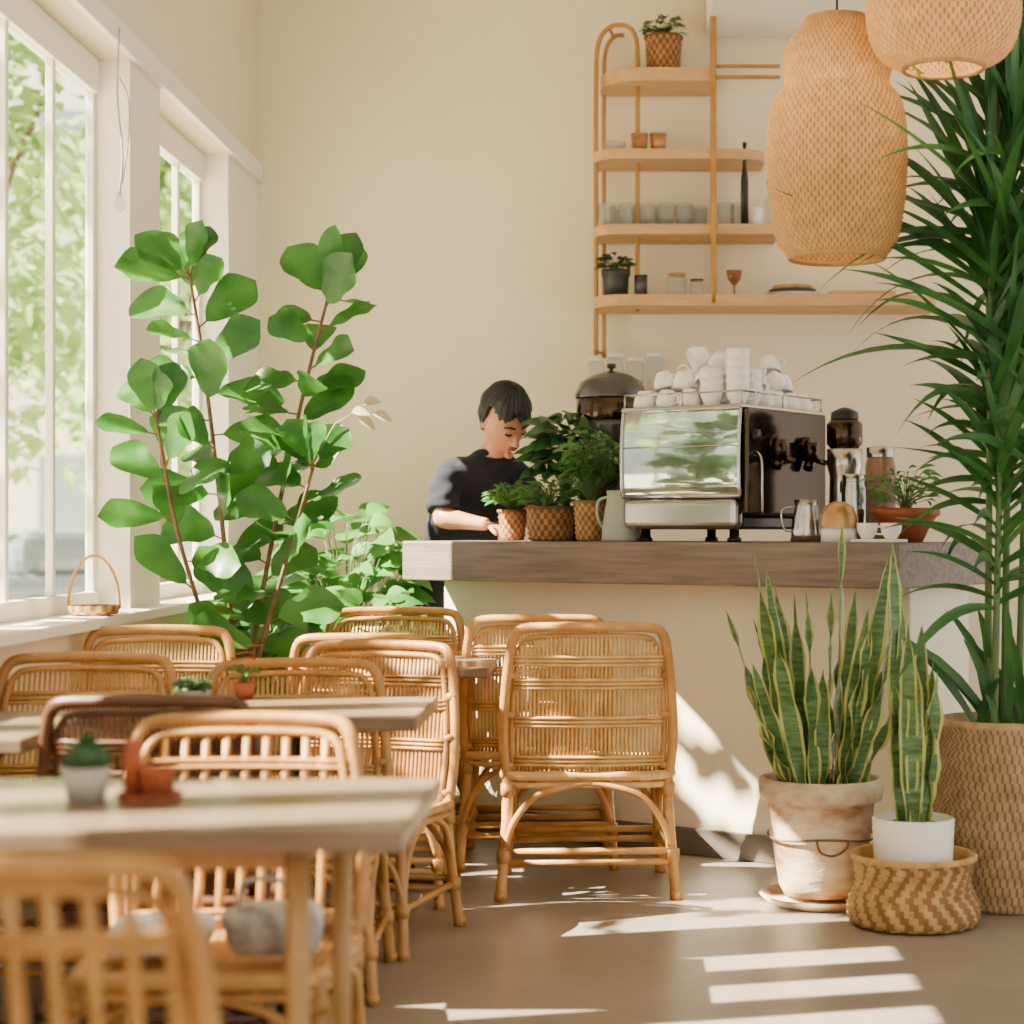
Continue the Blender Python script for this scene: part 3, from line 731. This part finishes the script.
# ------------------------------------------------------------------ table-top things
R=root('potted_cactus','small green cactus in a grey pot on a wooden table','plant',(-.885,3.15,.75))
pot(R,[(0,0),(.03,0),(.042,.058),(.037,.058),(.034,.045),(0,.045)],m_potg); soil(R,.034,.05)
p=MB() 
for (x,y,z,r) in ((0,0,.075,.026),(.02,.01,.068,.018),(-.02,.006,.07,.018)):
    b0=len(p.v); p.ball((x,y,z),(r,r,r*1.25),24,10)
    for v in p.v[b0:]:
        a=math.atan2(v.y-y,v.x-x); q=1+.1*math.cos(a*12); v.x=x+(v.x-x)*q; v.y=y+(v.y-y)*q
for k in range(26):
    d=rdir(random.uniform(0,6.3),random.uniform(.1,1.4)); p.leaf((0,0,.085),d,(0,0,1),.04,.012,OV,droop=.1)
put('cactus',p,m_leafd,R)
R=root('terracotta_tray','terracotta tray on a wooden table','tray',(-.785,3.17,.75))
p=MB(); p.rev([(0,0),(.05,0),(.056,.012),(.052,.012),(.046,.004),(0,.004)],28); put('tray_dish',p,m_terra,R)
p=MB(); p.rev([(0,0),(.026,0),(.03,.045),(.032,.05),(.027,.05),(.022,.01),(0,.01)],24); put('terracotta_cup',p,m_terra,loc=(-.77,3.165,.7545),label='small terracotta cup on a tray',cat_='cup')
p=MB(); p.rev([(0,0),(.016,0),(.017,.07),(.012,.08),(.012,.095),(0,.097)],20); put('terracotta_bottle',p,m_terra,loc=(-.815,3.18,.7545),label='slim terracotta bottle on a tray',cat_='bottle')
bush('potted_succulent','small succulent in a grey bowl on a table',(-1.08,4.82,.75),(.03,.04,.045),m_potg,40,.07,.03,.035,mat=m_leafd,prof=OV,wr=.5)
Rf=bush('potted_flower','small pot of red-orange flowers on a table',(-1.0,5.06,.75),(.022,.03,.045),m_terra,24,.09,.03,.028,prof=OV,wr=.4)
p=MB()
for k in range(16):
    x,y=random.uniform(-.04,.04),random.uniform(-.035,.035); z=random.uniform(.09,.14)
    for j in range(6): p.leaf((x,y,z),rdir(j*1.05,.4),(0,0,1),.018,.014,OV)
put('blossoms',p,m_red,Rf)
p=MB(); p.box((0,0,.03),(.2,.2,.055),bev=.026,seg=4); put('seat_cushion',p,m_cush,loc=(-.90,3.72,.378),rz=.1,label='pale blue cushion lying on a rattan chair',cat_='cushion')
R=root('cloth_bag','grey and white cloth bag lying on a chair seat','bag',(-.675,3.68,.378))
p=MB(); p.box((0,0,.045),(.2,.16,.09),bev=.035,seg=4)
for v in p.v: v.z+=.02*noise.noise(v*14)+.012; v.x+=.02*noise.noise(v*11+V((3,1,2)))
put('bag_body',p,m_bag,R)
p=MB(); p.tube(cat([(-.06,-.02,.09),(-.04,-.05,.15),(.03,-.05,.15),(.06,-.02,.09)],5),.006,6); put('strap',p,m_bag,R)
R=root('woven_basket','shallow basket with a tall hoop handle on the window sill','basket',(-1.675,6.05,.9285))
p=MB(); p.weave([(.02,.003),(.07,.004),(.08,.02),(.082,.032)],4,14,.002); put('basket_body',p,SB,R)
p=MB(); p.tube([(.075*math.cos(a*PI/16)*1.1,0,.025+.165*math.sin(a*PI/16)) for a in range(17)],.005,6); put('handle',p,m_ratf,R)
R=root('hanging_bulb','bare bulb hanging on a thin looped cord by the window','lamp',(-1.66,6.30,2.25))
p=MB(); p.tube(cat([(0,0,.06),(.01,0,.2),(-.01,.01,.4),(.0,0,.615)],5),.004,6); p.tube(cat([(.01,0,.1),(.03,0,.25),(.03,0,.38),(.0,0,.45)],5),.003,6); put('cord',p,m_potg,R)
p=MB(); p.rev([(0,.0),(.018,.01),(.022,.03),(.012,.05),(.012,.07),(0,.07)],16); put('bulb',p,m_glass,R)

# ------------------------------------------------------------------ person
def union(mb,name,mats,parent,vox=.008,sm=3,label=None,disp=0):
    me=mb.mesh(name+'_src',mats); o=bpy.data.objects.new(name+'_tmp',me); COL.objects.link(o)
    r=o.modifiers.new('r','REMESH'); r.mode='VOXEL'; r.voxel_size=vox; r.use_smooth_shade=True
    s=o.modifiers.new('s','SMOOTH'); s.factor=.5; s.iterations=sm
    bpy.context.view_layer.update(); dg=bpy.context.evaluated_depsgraph_get()
    m2=bpy.data.meshes.new_from_object(o.evaluated_get(dg)); m2.name=name
    m2.materials.clear(); m2.materials.append(mats)
    for p in m2.polygons: p.material_index=0; p.use_smooth=True
    bpy.data.objects.remove(o); bpy.data.meshes.remove(me)
    if disp:
        for v in m2.vertices: v.co+=v.normal*disp*(noise.noise(V((v.co.x*14,v.co.y*14,v.co.z*24))))
    ob=bpy.data.objects.new(name,m2); COL.objects.link(ob)
    if parent: ob.parent=parent
    if label: ob['label']=label
    return ob
Fw=V((.45,-.89,0)).normalized(); Rt=V((.89,.45,0)).normalized()
hip=V((-.72,8.30,.95)); B=MB()
def sec(c,a,e,f=0): return (V(c),Rt*a,(Fw*-1)*e)
tors=[((-.72,8.30,.88),.15,.11),((-.72,8.30,.97),.165,.12),((-.695,8.245,1.12),.145,.108),((-.64,8.15,1.28),.162,.120),((-.595,8.06,1.40),.175,.118),((-.565,8.00,1.47),.15,.10),((-.545,7.965,1.515),.09,.08)]
B.loft([sec(*t) for t in tors],24)
B.tube([V((-.55,7.98,1.49)),V((-.515,7.92,1.55)),V((-.495,7.89,1.61))],[.064,.054,.055],16)
shR=V((-.725,7.945,1.435)); elR=V((-.735,7.875,1.25)); wrR=V((-.545,7.80,1.222))
shL=V((-.42,8.07,1.44)); elL=V((-.37,7.98,1.255)); wrL=V((-.425,7.84,1.235))
inn=V((-.565,8.00,1.45))
for sh,el,wr in ((shR,elR,wrR),(shL,elL,wrL)):
    B.tube(cat([inn.lerp(sh,.3),inn.lerp(sh,.8),sh.lerp(el,.45),el],4),[.055,.055,.055,.054,.052,.05,.049,.048,.046,.044,.043,.042,.041],14)
    B.ball(el,.041)
    B.tube(cat([el,el.lerp(wr,.35),wr],4),[.041,.044,.044,.042,.039,.035,.031,.028,.026],14)
def hand(B,wr,el,s=1):
    d=(wr-el).normalized(); d=(d+V((0,0,-.15))).normalized(); sd=d.cross(V((0,0,1))).normalized(); up=sd.cross(d)
    m=Matrix((sd,d,up)).transposed()
    pc=wr+d*.045; B.ball(pc,(.040,.055,.017),16,10,mat=m)
    for k,(o,L) in enumerate(((-.029,.062),(-.010,.072),(.010,.068),(.028,.054))):
        b=pc+sd*o+d*.035; B.tube(cat([b,b+d*L*.45-up*.006,b+d*L*.75-up*.026,b+d*L*.85-up*.048],3),[.0095,.0085,.007],8)
    b=wr+d*.03-sd*s*.030; B.tube(cat([b,b-sd*s*.022+d*.022-up*.008,b-sd*s*.026+d*.05-up*.02],3),[.012,.0085],8)
hand(B,wrR,elR,-1); hand(B,wrL,elL,1)
for sg in (-1,1):
    h=hip+Rt*.085*sg; kn=V((h.x,h.y-.01,.50)); an=V((h.x,h.y+.01,.09))
    B.tube(cat([h+V((0,0,-.02)),kn,an],6),[.088,.085,.08,.075,.068,.062,.058,.056,.054,.05,.044,.04,.038],14)
    B.ball(an+Fw*.06+V((0,0,-.045)),(.045,.11,.04),12,8,mat=Matrix((Rt,Fw,V((0,0,1)))).transposed())
# head
HC=V((-.478,7.855,1.655)); hf=V((.50,-.62,-.66)).normalized(); hr=hf.cross(V((0,0,1))).normalized()
hr=(Quaternion(hf,.18)@hr); hu=hr.cross(hf).normalized(); HM=Matrix((hr,hf,hu)).transposed(); HS=1.14
def H(p): return HC+HM@(V(p)*HS)
def headpt(x,y,z):
    X,Y,Z=x*.079,y*.098,z*.122
    if z<0:
        X*=1-.36*(-z)**1.6
        if y<0: Y*=1+.55*z
        else: Y*=1+.04*z
    return (X,Y,Z)
b0=len(B.v); B.ball((0,0,0),1,32,22)
for i in range(b0,len(B.v)):
    v=B.v[i]; B.v[i]=H(headpt(v.x,v.y,v.z))
B.tube([H((0,.092,.012)),H((0,.104,-.012)),H((0,.116,-.03)),H((0,.10,-.038))],[.007,.010,.014,.010],10)
for sx in (-1,1):
    B.ball(H((sx*.012,.1,-.034)),.009*HS,8,6)
    B.ball(H((sx*.080,-.008,-.005)),(.010,.018,.032),10,8,mat=HM)
    B.ball(H((sx*.03,.082,.028)),(.022,.014,.007),10,6,mat=HM)
    B.ball(H((sx*.03,.082,.004)),(.013,.011,.009),10,6,mat=HM)
B.ball(H((0,.091,-.06)),(.022,.010,.008),10,6,mat=HM); B.ball(H((0,.083,-.098)),(.022,.018,.016),10,6,mat=HM)
PR=union(B,'person',m_skin,None,.0062,2)
PR['label']='person in a dark navy t-shirt leaning over the counter, head bowed'; PR['category']='person'
S=MB()
tt=[((-.712,8.285,1.0),.180,.140),((-.695,8.245,1.12),.168,.130),((-.64,8.15,1.28),.182,.138),((-.595,8.06,1.40),.190,.132),((-.565,8.00,1.47),.162,.110),((-.549,7.972,1.508),.100,.088),((-.538,7.955,1.532),.076,.070)]
S.loft([sec(*t) for t in tt],28)
for sh,el in ((shR,elR),(shL,elL)):
    e2=sh.lerp(el,.85)
    S.tube(cat([inn.lerp(sh,.3),inn.lerp(sh,.82),sh.lerp(el,.40),e2],4),[.066,.066,.066,.066,.065,.064,.064,.064,.065,.065,.066,.067,.067],16)
union(S,'tshirt',m_shirt,PR,.0075,5,'dark navy short-sleeved t-shirt',disp=.012)
T=MB()
T.loft([sec((-.72,8.30,.86),.16,.12),sec((-.72,8.30,.97),.176,.130),sec((-.712,8.285,1.03),.168,.125)],24)
for sg in (-1,1):
    h=hip+Rt*.085*sg; T.tube(cat([h+V((0,0,-.02)),V((h.x,h.y-.01,.50)),V((h.x,h.y+.01,.10))],6),[.1,.07,.055],14)
union(T,'trousers',m_trou,PR,.012,2,'dark trousers')
for sg in (-1,1):
    Sh=MB(); h=hip+Rt*.085*sg; Sh.ball(V((h.x,h.y,.05))+Fw*.06,(.052,.14,.05),14,10,mat=Matrix((Rt,Fw,V((0,0,1)))).transposed())
    for v in Sh.v: v.z=max(v.z,.002)
    put('shoe',Sh,m_black,PR)
# hair: smooth cap with straight strands combed from the crown
hb=MB(); b=MB(); b.ball((0,0,0),1,96,50)
keep={}
for i,v in enumerate(b.v):
    x,y,z=headpt(v.x,v.y,v.z)
    st_=math.atan2(v.y,v.x)
    k=1.16+.035*noise.noise(v*2.6)+.014*math.sin(st_*24)+.008*math.sin(st_*41+2)
    if v.z>.3: k+=.07
    if v.z<0: k-=.09
    b.v[i]=H((x*k,y*k+(-.006),z*k))
    keep[i]= not ((v.y>.10 and v.z<.44+.10*math.sin(v.x*7+.6)+.05*math.sin(v.x*31+1)) or (v.z<-.42) or (v.y>-.05 and v.z<.0))
hb.v=b.v
for f in b.f:
    if all(keep[i] for i in f): hb.face(f)
hr_=put('hair',hb,m_hair,PR,label='short black hair')
md=hr_.modifiers.new('sol','SOLIDIFY'); md.thickness=.020; md.offset=-1
br=MB(); ey=MB()
for sx in (-1,1):
    br.tube([H((sx*.014,.099,.034)),H((sx*.032,.096,.040)),H((sx*.052,.082,.033))],.0048,6)
    ey.tube([H((sx*.02,.095,.006)),H((sx*.031,.096,.002)),H((sx*.044,.087,.006))],.0038,6)
put('eyebrows',br,m_hair,PR); put('eyes',ey,m_black,PR)
lp=MB(); lp.tube([H((-.019,.095,-.060)),H((0,.103,-.061)),H((.019,.095,-.060))],.0045,6); put('lips',lp,m_lip,PR)

# ------------------------------------------------------------------ outside
g=MB(); g.box((-21.9,15,-.2),(40,80,.1)); struct('ground',g,m_pave)
g=MB(); g.box((8,30,-.2),(19.8,40,.1)); struct('ground_back',g,m_pave)
def tree(loc,h,cr,n,label,ls=.22):
    R=root('street_tree',label,'tree',loc); t=MB(); t.tube(cat([(0,0,0),(.08,0,h*.4),(0,.05,h*.75)],6),[.11,.05],9)
    for k in range(6): t.tube(cat([(0,0,h*.45),(math.cos(k)*cr*.4,math.sin(k)*cr*.4,h*.65),(math.cos(k)*cr*.7,math.sin(k)*cr*.7,h*.8)],4),[.04,.015],6)
    put('trunk',t,m_bark,R); f=MB()
    for i in range(n):
        d=rdir(random.uniform(0,2*PI),random.uniform(-1.3,1.5)); q=random.uniform(.3,1)**.6
        c_=V((d.x*cr*q,d.y*cr*q,h*.62+d.z*h*.36*q)); f.leaf(c_,rdir(random.uniform(0,6.3),random.uniform(-.8,.6)),(0,0,1),ls,ls*.55,[0,.8,1,0],droop=.3)
    put('foliage',f,m_tree,R)
tree((-4.9,13.5,-.15),5.8,1.3,1900,'leafy street tree outside the window')
tree((-7.4,19.5,-.15),6.5,1.8,2200,'leafy street tree beyond the pavement')
tree((-4.3,17.5,-.15),5.6,1.3,1900,'slender street tree outside the window')
tree((-10.5,27,-.15),8,2.4,2400,'broad street tree near the pale building')
tree((-6.4,26,-.15),7,1.5,2000,'street tree in front of the pale building')
tree((-4.7,5.35,-.15),7.2,1.25,420,'sparse street tree out of view, added to dapple the sunlight',.19)  # out of view; put towards the sun so its leaves dapple the light indoors
R=root('building','pale rendered building with rows of windows across the street','building',(-12,36,-.15))
p=MB(); p.box((0,0,5),(22,6,10)); put('facade',p,m_build,R)
p=MB()
for i in range(9):
    for j in range(3): p.box((-9.5+i*2.4,-3.01,1.8+j*3),(1.2,.04,1.7))
put('windows',p,m_bwin,R)
R=root('car','grey parked car on the street outside','car',(-6.8,22.6,-.15),1.2)
p=MB(); p.box((0,0,.55),(4.2,1.7,.6),bev=.15,seg=3); put('body',p,m_car,R)
p=MB(); p.box((-.2,0,1.08),(2.2,1.5,.55),bev=.2,seg=3); put('cabin',p,m_bwin,R)
for x in (-1.3,1.3):
    for y in (-.8,.8):
        p=MB(); p.tube([(x,y-.1,.31),(x,y+.1,.31)],.31,20); put('wheel',p,m_black,R)

# ------------------------------------------------------------------ light & camera
wd=bpy.data.worlds.new('World'); scene.world=wd; wd.use_nodes=True
bg=wd.node_tree.nodes['Background']; bg.inputs[0].default_value=(1.0,.965,.895,1); bg.inputs[1].default_value=1.75
s=bpy.data.lights.new('sun','SUN'); s.energy=66; s.angle=.008; s.color=(1,.88,.68)
so=bpy.data.objects.new('sun',s); COL.objects.link(so)
so.rotation_euler=V((1.0,.26,-1.03)).to_track_quat('-Z','Y').to_euler(); so.location=(-6,0,8)
cam=bpy.data.cameras.new('camera'); co=bpy.data.objects.new('camera',cam); COL.objects.link(co)
co.location=(0,0,1.2); co.rotation_euler=(PI/2,0,0); cam.lens=66.8; cam.sensor_width=36; cam.shift_x=-.1055; cam.shift_y=.0176
cam.clip_start=.05; cam.clip_end=300
cam.dof.use_dof=True; cam.dof.focus_distance=6.7; cam.dof.aperture_fstop=2.2
scene.camera=co
